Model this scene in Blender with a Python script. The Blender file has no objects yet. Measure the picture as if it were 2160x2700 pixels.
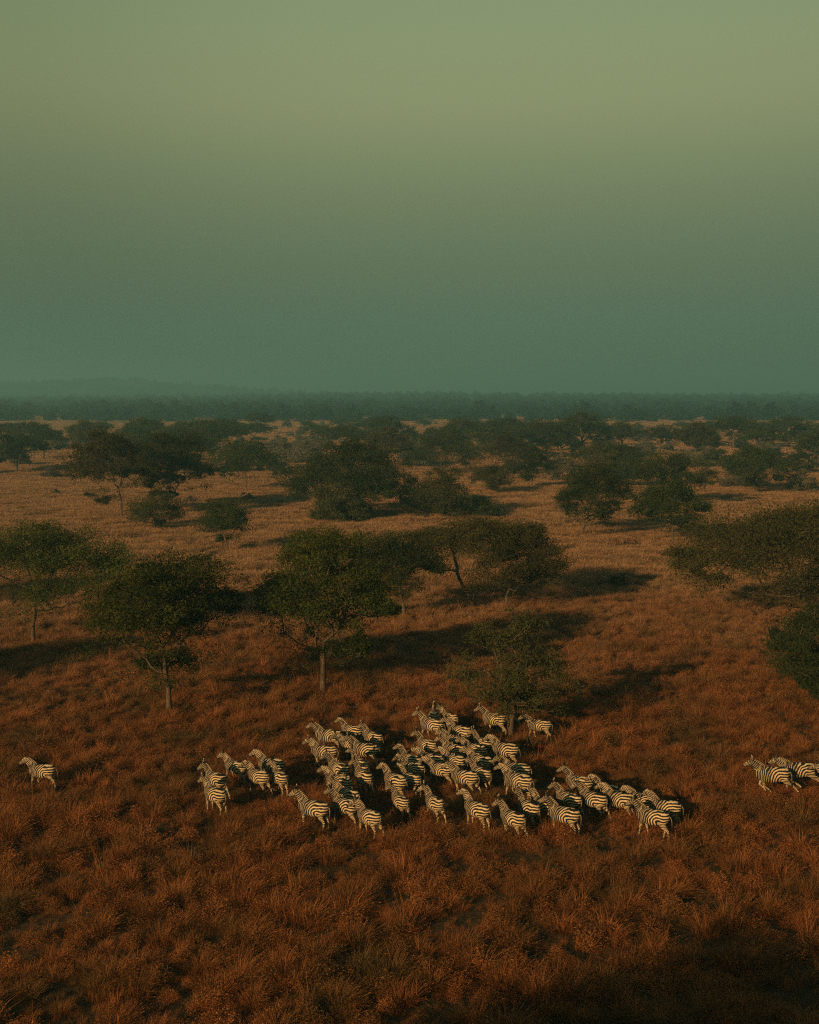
import bpy, math, random
import numpy as np
from mathutils import Vector

# ------------------------------------------------------------------ camera, sky, sun, exposure
sc = bpy.context.scene
C = sc.collection
R = math.radians
F, PW, PH = 3200.0, 2160.0, 2700.0          # focal length and size in photograph pixels
CAM_H, HORIZON = 19.0, 1046.0
PITCH = math.atan((PH / 2 - HORIZON) / F)

cam = bpy.data.objects.new('camera', bpy.data.cameras.new('camera'))
C.objects.link(cam)
cam.location = (0, 0, CAM_H)
cam.rotation_euler = (math.pi / 2 - PITCH, 0, 0)
cam.data.sensor_fit = 'HORIZONTAL'
cam.data.sensor_width = 36.0
cam.data.lens = 36.0 * F / PW
cam.data.clip_start = 0.5
cam.data.clip_end = 40000
sc.camera = cam

SUN_AZ, SUN_EL = R(37), R(17)               # light travels 37 degrees to the right of the view direction
world = bpy.data.worlds.new('World')
sc.world = world
world.use_nodes = True
wt = world.node_tree
wn, wl = wt.nodes, wt.links
wn.clear()
w_out = wn.new('ShaderNodeOutputWorld')
w_bg = wn.new('ShaderNodeBackground')
w_sky = wn.new('ShaderNodeTexSky')
w_sky.sky_type = 'NISHITA'
w_sky.sun_disc = False
w_sky.sun_elevation = SUN_EL
w_sky.sun_rotation = math.pi + SUN_AZ
w_sky.dust_density = 4.0
w_tc = wn.new('ShaderNodeTexCoord')
w_sep = wn.new('ShaderNodeSeparateXYZ')
wl.new(w_tc.outputs['Generated'], w_sep.inputs[0])
w_ramp = wn.new('ShaderNodeValToRGB')
w_ramp.color_ramp.interpolation = 'B_SPLINE'
SKY = [(0.0, (.060, .100, .068)), (.03, (.063, .100, .064)), (.08, (.073, .103, .061)), (.14, (.107, .130, .067)),
       (.19, (.152, .172, .083)), (.235, (.200, .213, .100)), (.33, (.168, .218, .112)), (.55, (.085, .138, .112)), (1.0, (.034, .086, .120))]
els = w_ramp.color_ramp.elements
while len(els) < len(SKY):
    els.new(0.5)
for e, (p, c) in zip(els, SKY):
    e.position = p
    e.color = (*c, 1)
wl.new(w_sep.outputs['Z'], w_ramp.inputs['Fac'])
# a very broad brightening painted into the sky colour, just right of the view direction
w_dot = wn.new('ShaderNodeVectorMath')
w_dot.operation = 'DOT_PRODUCT'
wl.new(w_tc.outputs['Generated'], w_dot.inputs[0])
GA = R(7)
w_dot.inputs[1].default_value = (math.sin(GA) * .97, math.cos(GA) * .97, .22)
w_map = wn.new('ShaderNodeMapRange')
w_map.interpolation_type = 'SMOOTHSTEP'
w_map.inputs['From Min'].default_value = .90
w_map.inputs['From Max'].default_value = 1.0
w_map.inputs['To Min'].default_value = .84
w_map.inputs['To Max'].default_value = 1.10
wl.new(w_dot.outputs['Value'], w_map.inputs['Value'])
w_sc = wn.new('ShaderNodeVectorMath')
w_sc.operation = 'SCALE'
wl.new(w_ramp.outputs['Color'], w_sc.inputs[0])
wl.new(w_map.outputs['Result'], w_sc.inputs['Scale'])
w_dim = wn.new('ShaderNodeVectorMath')
w_dim.operation = 'MULTIPLY'
w_dim.inputs[1].default_value = (.05, .06, .04)
wl.new(w_sky.outputs['Color'], w_dim.inputs[0])
w_mix = wn.new('ShaderNodeMix')
w_mix.data_type = 'RGBA'
w_mix.inputs['Factor'].default_value = .06
wl.new(w_sc.outputs[0], w_mix.inputs['A'])
wl.new(w_dim.outputs[0], w_mix.inputs['B'])
wl.new(w_mix.outputs['Result'], w_bg.inputs['Color'])
w_bg.inputs['Strength'].default_value = 1.0
wl.new(w_bg.outputs[0], w_out.inputs['Surface'])

sun = bpy.data.objects.new('sun', bpy.data.lights.new('sun', 'SUN'))
C.objects.link(sun)
sun.data.energy = 5.0
sun.data.angle = R(.6)
sun.data.color = (1.0, .63, .28)
sun.rotation_euler = Vector((math.sin(SUN_AZ) * math.cos(SUN_EL), math.cos(SUN_AZ) * math.cos(SUN_EL), -math.sin(SUN_EL))).to_track_quat('-Z', 'Y').to_euler()

sc.view_settings.view_transform = 'Standard'
sc.view_settings.look = 'None'
sc.view_settings.exposure = 0.5
sc.view_settings.gamma = 1.0
sc.view_settings.use_curve_mapping = False
sc.render.engine = 'CYCLES'
sc.cycles.max_bounces = 3
sc.cycles.diffuse_bounces = 2
sc.cycles.transmission_bounces = 3
sc.cycles.volume_bounces = 0
sc.cycles.use_denoising = False
sc.cycles.filter_width = 1.15
sc.cycles.use_adaptive_sampling = True
sc.cycles.adaptive_threshold = .02
sc.cycles.caustics_reflective = False
sc.cycles.caustics_refractive = False

# ------------------------------------------------------------------ helpers
def ray(px, py):
    x, y = (px - PW / 2) / F, -(py - PH / 2) / F
    cp, sp = math.cos(PITCH), math.sin(PITCH)
    return Vector((x, cp + y * sp, -sp + y * cp))

def ground_at(px, py, z=0.0):
    d = ray(px, py)
    t = (z - CAM_H) / d.z
    return Vector((d.x * t, d.y * t, z))

def height_at(p, py):
    """height above the ground point p that shows at picture row py"""
    d = ray(PW / 2, py)
    return CAM_H + d.z / d.y * p.y

def hash2(ix, iy, s):
    h = (ix.astype(np.int64) * 374761393 + iy.astype(np.int64) * 668265263 + s * 974711) & 0x7fffffff
    h = ((h ^ (h >> 13)) * 1274126177) & 0x7fffffff
    return ((h ^ (h >> 16)) & 0xffff) / 65535.0

def noise2(x, y, cell, s=0):
    x, y = np.asarray(x, float) / cell, np.asarray(y, float) / cell
    ix, iy = np.floor(x), np.floor(y)
    fx, fy = x - ix, y - iy
    fx, fy = fx * fx * (3 - 2 * fx), fy * fy * (3 - 2 * fy)
    a, b = hash2(ix, iy, s), hash2(ix + 1, iy, s)
    c, d = hash2(ix, iy + 1, s), hash2(ix + 1, iy + 1, s)
    return (a * (1 - fx) + b * fx) * (1 - fy) + (c * (1 - fx) + d * fx) * fy

def mesh_np(name, verts, faces, nside, mats=(), attrs=None, smooth=False):
    """mesh from numpy arrays; faces all have nside corners"""
    me = bpy.data.meshes.new(name)
    verts = np.asarray(verts, np.float32)
    faces = np.asarray(faces, np.int32)
    me.vertices.add(len(verts))
    me.vertices.foreach_set('co', verts.ravel())
    n = len(faces)
    me.loops.add(n * nside)
    me.loops.foreach_set('vertex_index', faces.ravel())
    me.polygons.add(n)
    me.polygons.foreach_set('loop_start', np.arange(n, dtype=np.int32) * nside)
    me.polygons.foreach_set('loop_total', np.full(n, nside, np.int32))
    if smooth:
        me.polygons.foreach_set('use_smooth', np.ones(n, bool))
    for k, v in (attrs or {}).items():
        me.attributes.new(k, 'FLOAT', 'POINT').data.foreach_set('value', np.asarray(v, np.float32))
    me.update(calc_edges=True)
    me.validate()
    for m in mats:
        me.materials.append(m)
    return me

def obj(name, me, parent=None):
    o = bpy.data.objects.new(name, me)
    C.objects.link(o)
    o.parent = parent
    return o

def empty(name, loc, rz=0.0, scale=None):
    o = bpy.data.objects.new(name, None)
    C.objects.link(o)
    o.empty_display_size = .3
    o.location = loc
    o.rotation_euler = (0, 0, rz)
    if scale is not None:
        o.scale = scale
    return o

def tag(o, label=None, cat=None, group=None, kind=None):
    if label: o['label'] = label
    if cat: o['category'] = cat
    if group: o['group'] = group
    if kind: o['kind'] = kind
    return o

class NT:
    """small helper to write node materials"""
    def __init__(self, name):
        self.m = bpy.data.materials.new(name)
        self.m.use_nodes = True
        self.t = self.m.node_tree
        self.t.nodes.clear()
        self.out = self.t.nodes.new('ShaderNodeOutputMaterial')
    def n(self, kind, **kw):
        nd = self.t.nodes.new(kind)
        for k, v in kw.items():
            setattr(nd, k, v)
        return nd
    def l(self, a, b):
        self.t.links.new(a, b)
    def noise(self, vec, scale, detail=3.0, rough=.55):
        nd = self.n('ShaderNodeTexNoise')
        nd.inputs['Scale'].default_value = scale
        nd.inputs['Detail'].default_value = detail
        nd.inputs['Roughness'].default_value = rough
        if vec is not None:
            self.l(vec, nd.inputs['Vector'])
        return nd.outputs['Fac']
    def ramp(self, fac, stops):
        nd = self.n('ShaderNodeValToRGB')
        e = nd.color_ramp.elements
        while len(e) < len(stops):
            e.new(.5)
        for q, (p, c) in zip(e, stops):
            q.position = p
            q.color = (*c, 1) if len(c) == 3 else c
        self.l(fac, nd.inputs['Fac'])
        return nd.outputs['Color']
    def mix(self, fac, a, b, mode='MIX'):
        nd = self.n('ShaderNodeMix', data_type='RGBA', blend_type=mode)
        for s, v in (('Factor', fac), ('A', a), ('B', b)):
            if hasattr(v, 'is_linked') or hasattr(v, 'links'):
                self.l(v, nd.inputs[s])
            elif s == 'Factor':
                nd.inputs[s].default_value = v
            else:
                nd.inputs[s].default_value = (*v, 1)
        return nd.outputs['Result']
    def math(self, op, a, b=None, c=None):
        nd = self.n('ShaderNodeMath', operation=op)
        for i, v in enumerate((a, b, c)):
            if v is None: continue
            if isinstance(v, (int, float)):
                nd.inputs[i].default_value = v
            else:
                self.l(v, nd.inputs[i])
        return nd.outputs[0]
    def rng(self, v, a, b, c, d, smooth=False):
        nd = self.n('ShaderNodeMapRange')
        if smooth: nd.interpolation_type = 'SMOOTHSTEP'
        for i, q in enumerate((a, b, c, d)):
            nd.inputs[1 + i].default_value = q
        self.l(v, nd.inputs[0])
        return nd.outputs[0]
    def attr(self, name, kind='GEOMETRY'):
        nd = self.n('ShaderNodeAttribute', attribute_name=name, attribute_type=kind)
        return nd
    def principled(self, color, rough=.8, spec=.2, bump=None, bump_d=.02):
        p = self.n('ShaderNodeBsdfPrincipled')
        if isinstance(color, tuple):
            p.inputs['Base Color'].default_value = (*color, 1)
        else:
            self.l(color, p.inputs['Base Color'])
        p.inputs['Roughness'].default_value = rough
        p.inputs['Specular IOR Level'].default_value = spec
        if bump is not None:
            b = self.n('ShaderNodeBump')
            b.inputs['Distance'].default_value = bump_d
            self.l(bump, b.inputs['Height'])
            self.l(b.outputs[0], p.inputs['Normal'])
        self.l(p.outputs[0], self.out.inputs['Surface'])
        return p
    def leafy(self, color, trans=.35):
        """diffuse + translucent thin surface"""
        d = self.n('ShaderNodeBsdfDiffuse')
        t = self.n('ShaderNodeBsdfTranslucent')
        mx = self.n('ShaderNodeMixShader')
        mx.inputs[0].default_value = trans
        for s in (d, t):
            self.l(color, s.inputs['Color'])
        self.l(d.outputs[0], mx.inputs[1])
        self.l(t.outputs[0], mx.inputs[2])
        self.l(mx.outputs[0], self.out.inputs['Surface'])
    def pos(self):
        return self.n('ShaderNodeNewGeometry').outputs['Position']

# ------------------------------------------------------------------ materials
def grass_colour(nt):
    """colour of the dry sward by place: red oat grass near the herd, paler tan hay grass on the open plain, its paling partly haze put into the colour"""
    p = nt.pos()
    big = nt.noise(p, .035, 2)
    mid = nt.noise(p, .22, 3)
    fine = nt.noise(p, 1.3, 2)
    sep = nt.n('ShaderNodeSeparateXYZ')
    nt.l(p, sep.inputs[0])
    y = nt.math('ADD', sep.outputs['Y'], nt.math('MULTIPLY', nt.math('SUBTRACT', big, .5), 90.0))
    hay = nt.rng(y, 62, 135, 0, 1, True)
    red = nt.ramp(mid, [(.28, (.092, .058, .024)), (.43, (.175, .070, .025)), (.60, (.255, .088, .030)), (.75, (.162, .079, .030))])
    tan = nt.ramp(mid, [(.30, (.22, .130, .070)), (.50, (.345, .190, .102)), (.70, (.27, .148, .076))])
    c = nt.mix(hay, red, tan)
    return nt.mix(nt.rng(fine, .38, .62, 0, .28), c, (.10, .072, .026)), hay

nt = NT('dry_grass')
col, _ = grass_colour(nt)
tint = nt.attr('tint').outputs['Fac']
oi = nt.n('ShaderNodeObjectInfo').outputs['Random']
val = nt.math('MULTIPLY', nt.rng(tint, 0, 1, .72, 1.32), nt.rng(oi, 0, 1, .75, 1.2))
sv = nt.n('ShaderNodeVectorMath', operation='SCALE')
nt.l(col, sv.inputs[0])
nt.l(val, sv.inputs['Scale'])
nt.leafy(sv.outputs[0], .3)
M_GRASS = nt.m

nt = NT('green_forb')
tint = nt.attr('tint').outputs['Fac']
oi = nt.n('ShaderNodeObjectInfo').outputs['Random']
c1 = nt.ramp(tint, [(0, (.016, .026, .012)), (.6, (.034, .042, .017)), (1, (.060, .052, .024))])
nt.leafy(c1, .3)
M_FORB = nt.m

nt = NT('savanna_soil')
col, hay = grass_colour(nt)
p = nt.pos()
g = nt.noise(p, .9, 5, .65)
soil = nt.mix(nt.rng(g, .35, .65, 0, 1), (.016, .014, .009), (.042, .028, .015))
sep = nt.n('ShaderNodeSeparateXYZ')
nt.l(p, sep.inputs[0])
far = nt.rng(sep.outputs['Y'], 200, 600, .1, .85, True)
nt.principled(nt.mix(far, soil, col), .95, .05, nt.noise(p, 3.0, 4), .12)
M_SOIL = nt.m

def foliage(name, dark, mid, light, trans=.35):
    nt = NT(name)
    tint = nt.attr('tint').outputs['Fac']
    oi = nt.n('ShaderNodeObjectInfo').outputs['Random']
    c = nt.ramp(tint, [(0.0, dark), (.5, mid), (1.0, light)])
    hs = nt.n('ShaderNodeHueSaturation')
    nt.l(c, hs.inputs['Color'])
    nt.l(nt.rng(oi, 0, 1, .485, .515), hs.inputs['Hue'])
    nt.l(nt.rng(oi, 0, 1, .82, 1.18), hs.inputs['Value'])
    nt.leafy(hs.outputs[0], trans)
    return nt.m

M_LEAF = {
    'green': foliage('acacia_leaf_green', (.020, .030, .009), (.040, .051, .013), (.105, .103, .026)),
    'olive': foliage('acacia_leaf_olive', (.028, .030, .013), (.048, .046, .018), (.084, .070, .028)),
    'dark': foliage('acacia_leaf_dark', (.018, .028, .012), (.032, .042, .016), (.060, .062, .024)),
    'far': foliage('woodland_leaf_haze_tint', (.012, .024, .018), (.022, .038, .028), (.038, .056, .040)),  # distant haze put into the leaf colour as a bluish tint
    'dry': foliage('thorn_leaf_dry', (.070, .062, .042), (.110, .094, .064), (.155, .126, .088)),
}

nt = NT('acacia_bark')
tcn = nt.n('ShaderNodeTexCoord').outputs['Object']
mp = nt.n('ShaderNodeMapping')
mp.inputs['Scale'].default_value = (1, 1, .25)
nt.l(tcn, mp.inputs['Vector'])
b1 = nt.noise(mp.outputs[0], 9.0, 5, .65)
nt.principled(nt.ramp(b1, [(.3, (.026, .019, .014)), (.5, (.066, .045, .031)), (.7, (.135, .095, .066))]), .9, .1, b1, .03)
M_BARK = nt.m

nt = NT('zebra_coat')
ph = nt.attr('stripe').outputs['Fac']
dk = nt.attr('dark').outputs['Fac']
duty = nt.attr('duty').outputs['Fac']
oi = nt.n('ShaderNodeObjectInfo').outputs['Random']
tc = nt.n('ShaderNodeTexCoord').outputs['Object']
va = nt.n('ShaderNodeVectorMath', operation='ADD')
nt.l(tc, va.inputs[0])
cmb = nt.n('ShaderNodeCombineXYZ')
nt.l(nt.math('MULTIPLY', oi, 37.0), cmb.inputs[0])
nt.l(cmb.outputs[0], va.inputs[1])
wob = nt.math('MULTIPLY', nt.math('SUBTRACT', nt.noise(va.outputs[0], 3.4, 2), .5), 1.15)
phase = nt.math('ADD', nt.math('ADD', ph, wob), oi)
s = nt.math('SINE', nt.math('MULTIPLY', phase, math.tau))
s = nt.math('ADD', s, duty)
k = nt.rng(s, -.3, .3, 0, 1, True)
dirt = nt.noise(va.outputs[0], 7.0, 4)
light = nt.mix(nt.rng(dirt, .4, .75, 0, .5), (.46, .335, .20), (.33, .235, .14))
light = nt.mix(nt.rng(duty, -.55, -.25, 1, 0), light, (.30, .225, .15))  # light stripes dimmed on the front half, low-sun shade put into the coat colour
c = nt.mix(k, (.011, .008, .007), light)
c = nt.mix(dk, c, (.018, .014, .012))
nt.principled(c, .75, .15)
M_ZEBRA = nt.m

nt = NT('zebra_hair')
t2 = nt.attr('dark').outputs['Fac']
ph = nt.attr('stripe').outputs['Fac']
s = nt.math('SINE', nt.math('MULTIPLY', ph, math.tau))
k = nt.rng(s, -.2, .2, 0, 1, True)
c = nt.mix(k, (.022, .014, .010), (.25, .18, .11))
c = nt.mix(t2, c, (.020, .014, .011))
nt.principled(c, .8, .1)
M_HAIR = nt.m

# ------------------------------------------------------------------ ground, rise, hill
def rise(x, y):
    """the plain lifts gently into wooded country beyond about 1.1 km"""
    t = np.clip((y - 1120) / 2200, 0, 1)
    t = t * t * (3 - 2 * t)
    amp = 17 + 3 * np.sin(x * .0016 + .6) + 2.2 * np.sin(x * .0041 + 2.0)
    t2 = np.clip((y - 3600) / 4500, 0, 1)
    return t * amp - 6 * t2

def undul(x, y):
    f = np.clip((900 - y) / 500, 0, 1)
    return f * (.22 * (noise2(x, y, 13, 5) - .5) + .12 * (noise2(x, y, 3.1, 6) - .5))

ys = np.concatenate([np.linspace(-60, 34, 20), np.linspace(36, 120, 110), np.geomspace(122, 1100, 110), np.geomspace(1130, 8800, 60)])
us = np.linspace(-1, 1, 161)
gy = np.repeat(ys, len(us))
half = np.maximum(110 + .55 * np.clip(ys, 0, None), 0)
half = np.where(ys > 4000, 2310 + (ys - 4000) * .45, half)
gx = (us[None, :] * half[:, None]).ravel()
gz = rise(gx, gy) + undul(gx, gy)
nu, ny = len(us), len(ys)
idx = np.arange(nu * ny).reshape(ny, nu)
gf = np.stack([idx[:-1, :-1], idx[:-1, 1:], idx[1:, 1:], idx[1:, :-1]], -1).reshape(-1, 4)
tag(obj('ground', mesh_np('ground', np.stack([gx, gy, gz], 1), gf, 4, [M_SOIL], smooth=True)), kind='structure')

def hill(name, x0, x1, y0, y1, fn, nx=120, nyy=40):
    X, Y = np.meshgrid(np.linspace(x0, x1, nx), np.linspace(y0, y1, nyy))
    Z = fn(X, Y)
    i = np.arange(nx * nyy).reshape(nyy, nx)
    f = np.stack([i[:-1, :-1], i[:-1, 1:], i[1:, 1:], i[1:, :-1]], -1).reshape(-1, 4)
    nt = NT(name + '_scrub')
    p = nt.pos()
    nt.principled(nt.ramp(nt.noise(p, .02, 5, .65), [(.35, (.035, .042, .018)), (.6, (.060, .060, .028)), (.75, (.12, .085, .045))]), .95, .05, nt.noise(p, .03, 4), 6)
    return tag(obj(name, mesh_np(name, np.stack([X, Y, Z], -1).reshape(-1, 3), f, 4, [nt.m], smooth=True)), kind='structure')

def hill_h(X, Y):
    a = 78 * np.exp(-((X + 900) / 430) ** 2) + 62 * np.exp(-((X + 1650) / 520) ** 2) + 20 * np.exp(-((X + 330) / 330) ** 2)
    a = a * .70 + 9 * (noise2(X, Y, 210, 9) - .5) + 5 * (noise2(X, Y, 70, 10) - .5)
    d = np.clip(1 - np.abs(Y - 3900) / 800, 0, 1)
    return 8 + a * d * d * (3 - 2 * d) - 14 * (1 - d)
hill('hills', -2150, 500, 3080, 4700, hill_h)

# ------------------------------------------------------------------ instanced stuff (grass, forbs, far wood)
def inst_group(name, coll):
    ng = bpy.data.node_groups.new(name, 'GeometryNodeTree')
    ng.interface.new_socket('Geometry', in_out='INPUT', socket_type='NodeSocketGeometry')
    ng.interface.new_socket('Geometry', in_out='OUTPUT', socket_type='NodeSocketGeometry')
    gi, go = ng.nodes.new('NodeGroupInput'), ng.nodes.new('NodeGroupOutput')
    ci = ng.nodes.new('GeometryNodeCollectionInfo')
    ci.inputs['Collection'].default_value = coll
    ci.inputs['Separate Children'].default_value = True
    ci.inputs['Reset Children'].default_value = True
    ip = ng.nodes.new('GeometryNodeInstanceOnPoints')
    ip.inputs['Pick Instance'].default_value = True
    def na(nm, dt):
        q = ng.nodes.new('GeometryNodeInputNamedAttribute')
        q.data_type = dt
        q.inputs['Name'].default_value = nm
        return q.outputs['Attribute']
    L = ng.links
    L.new(gi.outputs[0], ip.inputs['Points'])
    L.new(ci.outputs[0], ip.inputs['Instance'])
    L.new(na('pick', 'INT'), ip.inputs['Instance Index'])
    L.new(na('rot', 'FLOAT_VECTOR'), ip.inputs['Rotation'])
    L.new(na('scl', 'FLOAT_VECTOR'), ip.inputs['Scale'])
    L.new(ip.outputs[0], go.inputs[0])
    return ng

def scatter(name, pts, rot, scl, pick, protos, label, cat):
    coll = bpy.data.collections.new(name + '_sources')
    for i, me in enumerate(protos):
        coll.objects.link(bpy.data.objects.new('%s_source_%02d' % (name, i), me))
    me = bpy.data.meshes.new(name)
    me.vertices.add(len(pts))
    me.vertices.foreach_set('co', np.asarray(pts, np.float32).ravel())
    me.attributes.new('rot', 'FLOAT_VECTOR', 'POINT').data.foreach_set('vector', np.asarray(rot, np.float32).ravel())
    me.attributes.new('scl', 'FLOAT_VECTOR', 'POINT').data.foreach_set('vector', np.asarray(scl, np.float32).ravel())
    me.attributes.new('pick', 'INT', 'POINT').data.foreach_set('value', np.asarray(pick, np.int32))
    o = obj(name, me)
    o.modifiers.new('scatter', 'NODES').node_group = inst_group(name + '_nodes', coll)
    return tag(o, label, cat, kind='stuff')

def tuft(seed, n, h, rad, w, lean, mat, heads=.25, lay=(0, 0)):
    """a tussock: n bent blades, some with a drooping seed head"""
    g = np.random.default_rng(seed)
    V, Fq, T = [], [], []
    a = g.uniform(0, math.tau, n)
    r = rad * np.sqrt(g.uniform(0, 1, n)) * .6
    hh = h * g.uniform(.55, 1.1, n)
    ln = lean * g.uniform(.2, 1.2, n)
    az = a + g.normal(0, .7, n)
    for i in range(n):
        b = np.array([math.cos(a[i]) * r[i], math.sin(a[i]) * r[i], -.05])
        d = np.array([math.cos(az[i]), math.sin(az[i]), 0]) * ln[i] + np.array([lay[0], lay[1], 0])
        sd = np.array([-d[1], d[0], 0]) + g.normal(0, .4, 3) * .3
        sd = sd / (np.linalg.norm(sd) + 1e-6) * w * g.uniform(.6, 1.3) * .5
        p1 = b + d * hh[i] * .35 + np.array([0, 0, hh[i] * .6])
        p2 = b + d * hh[i] * 1.0 + np.array([0, 0, hh[i] * (1.0 - .25 * min(1, np.linalg.norm(d)))])
        k = len(V)
        t = g.uniform(0, 1)
        V += [b - sd, b + sd, p1 + sd * .8, p1 - sd * .8, p2 + sd * .25, p2 - sd * .25]
        T += [t] * 6
        Fq += [(k, k + 1, k + 2, k + 3), (k + 3, k + 2, k + 4, k + 5)]
        if g.uniform() < heads:
            k = len(V)
            q = p2 + d * hh[i] * .13 + np.array([0, 0, .02])
            m = (p2 + q) / 2
            s2 = sd / (np.linalg.norm(sd) + 1e-9) * w * .5
            up = np.array([0, 0, w * .3])
            V += [p2, m + s2 + up, q, m - s2 - up]
            T += [min(1, t + .2)] * 4
            Fq += [(k, k + 1, k + 2, k + 3)]
    return mesh_np('tussock', V, Fq, 4, [mat], {'tint': T})

def leafball(seed, n, rx, rz, size, mat, flat=.3, z0=0.0):
    """a low leafy plant: loose leaf faces filling a dome"""
    g = np.random.default_rng(seed)
    d = g.normal(0, 1, (n, 3))
    d /= np.linalg.norm(d, axis=1)[:, None]
    rr = g.uniform(.35, 1, n) ** .6
    c = d * rr[:, None] * np.array([rx, rx, rz])
    c[:, 2] = np.abs(c[:, 2]) + z0
    return leaf_mesh('leaves', c, size, g, mat, d, .5)

def leaf_mesh(name, c, size, g, mat, bias=None, amt=.4, tint=None):
    n = len(c)
    nr = g.normal(0, 1, (n, 3))
    nr /= np.linalg.norm(nr, axis=1)[:, None]
    if bias is not None:
        nr = nr * (1 - amt) + bias * amt
        nr /= np.linalg.norm(nr, axis=1)[:, None] + 1e-9
    t = np.cross(nr, g.normal(0, 1, (n, 3)))
    t /= np.linalg.norm(t, axis=1)[:, None] + 1e-9
    b = np.cross(nr, t)
    s = (size * g.uniform(.6, 1.4, n))[:, None]
    V = np.stack([c - t * s, c - b * s * .36, c + t * s, c + b * s * .36], 1).reshape(-1, 3)
    f = np.arange(n * 4).reshape(n, 4)
    if tint is None:
        tint = g.uniform(0, 1, n)
    return mesh_np(name, V, f, 4, [mat], {'tint': np.repeat(tint, 4)})

rng = np.random.default_rng(11)
def zone(n, d0, d1, power=2.0):
    """points on the plain in the wedge the camera looks along, with a margin to either side"""
    u = rng.uniform(0, 1, n)
    d = (d0 ** power + u * (d1 ** power - d0 ** power)) ** (1 / power)
    x = rng.uniform(-1, 1, n) * (.40 * d + 7)
    return x, d

def gz_at(x, y):
    return rise(x, y) + undul(x, y)

LEAN = (.10, .12)
# near sward: tussocks in clumps with bare gaps between them
cx, cy = zone(10500, 31, 128)
cn = noise2(cx, cy, 7, 3)
ch = rng.uniform(.8, 1.7, len(cx)) * (.9 + .5 * cn)
ct = rng.uniform(0, 1, len(cx)) + .5 * (noise2(cx, cy, 5, 7) - .5)
per = rng.integers(8, 17, len(cx))
ci = np.repeat(np.arange(len(cx)), per)
rad = rng.uniform(.18, .34, len(cx))[ci]
ox, oy = rng.normal(0, 1, len(ci)) * rad, rng.normal(0, 1, len(ci)) * rad
x, y = cx[ci] + ox, cy[ci] + oy
hs = ch[ci] * (1.05 - .28 * np.clip(np.hypot(ox, oy) / rad, 0, 2.2)) * rng.uniform(.85, 1.15, len(ci))
pk = np.where(ct[ci] < .42, rng.integers(3, 8, len(ci)), np.where(ct[ci] < .78, rng.integers(0, 3, len(ci)), rng.integers(0, 8, len(ci))))
pk = np.where(rng.uniform(0, 1, len(ci)) < .02, 8, pk)
gx_, gy_ = zone(34000, 31, 128)          # low growth between the clumps
x, y = np.concatenate([x, gx_]), np.concatenate([y, gy_])
hs = np.concatenate([hs, rng.uniform(.32, .62, len(gx_))])
pk = np.concatenate([pk, rng.integers(0, 3, len(gx_))])
gap_x, gap_y = zone(26000, 31, 128)
n = len(x)
protos = [tuft(100 + i, 60, .50, .30, .011, [.7, .9, 1.1][i], M_GRASS, [.5, .8, .4][i], LEAN) for i in range(3)]
protos += [leafball(120 + i, 230, .27, .38, .021, M_GRASS) for i in range(5)]
protos += [tuft(130, 34, .85, .22, .011, .45, M_GRASS, .9, LEAN)]
scatter('grass', np.stack([x, y, gz_at(x, y)], 1),
        np.stack([rng.normal(0, .12, n), rng.normal(0, .12, n), rng.uniform(0, math.tau, n)], 1),
        np.stack([hs * rng.uniform(.85, 1.25, n), hs * rng.uniform(.85, 1.25, n), hs * rng.uniform(.7, 1.15, n)], 1),
        pk, protos, 'reddish brown dry tussock grass covering the plain around the zebras', 'grass')
# farther sward
x, y = zone(95000, 124, 360, 1.5)
m = noise2(x, y, 2.6, 21)
keep = (m + rng.uniform(-.25, .25, len(x))) > .30
x, y, m = x[keep], y[keep], m[keep]
n = len(x)
hs = (.75 + .5 * m) * (.8 + y / 500)
protos = [tuft(200 + i, 80, .68, .85, .030, .5 + .12 * i, M_GRASS, .3, LEAN) for i in range(4)]
scatter('hay_grass', np.stack([x, y, gz_at(x, y)], 1), np.stack([np.zeros(n), np.zeros(n), rng.uniform(0, math.tau, n)], 1),
        np.stack([hs * 1.2, hs * 1.2, hs], 1), rng.integers(0, 4, n), protos, 'tan hay grass on the open plain between the acacias', 'grass')
x, y = zone(52000, 350, 1150, 1.2)
n = len(x)
hs = (.8 + .5 * noise2(x, y, 9, 22)) * (.8 + y / 700)
protos = [tuft(300 + i, 44, .55, 1.3, .13, .5, M_GRASS, .1, LEAN) for i in range(3)]
scatter('distant_grass', np.stack([x, y, gz_at(x, y)], 1), np.stack([np.zeros(n), np.zeros(n), rng.uniform(0, math.tau, n)], 1),
        np.stack([hs * 1.3, hs * 1.3, hs * .8], 1), rng.integers(0, 3, n), protos, 'pale dry grass in the hazy distance below the tree line', 'grass')
# dark green forbs and dwarf shrubs growing in the sward
x, y = zone(14000, 31, 240, 1.6)
m = noise2(x, y, 4.5, 31) * .6 + noise2(x, y, 1.6, 32) * .4
keep = m > .54
low = np.ones(len(gap_x), bool)
n_big = int(keep.sum())
x, y = np.concatenate([x[keep], gap_x[low]]), np.concatenate([y[keep], gap_y[low]])
n = len(x)
hs = np.where(np.arange(n) < n_big, rng.uniform(.5, 1.25, n), rng.uniform(.35, .62, n))
protos = [leafball(400 + i, 200, .40, .34, .024, M_FORB) for i in range(4)]
scatter('ground_cover', np.stack([x, y, gz_at(x, y) - .03], 1), np.stack([np.zeros(n), np.zeros(n), rng.uniform(0, math.tau, n)], 1),
        np.stack([hs, hs, hs * .8], 1), rng.integers(0, 4, n), protos, 'dark green low herbs and dwarf shrubs scattered through the grass', 'ground cover')

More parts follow.
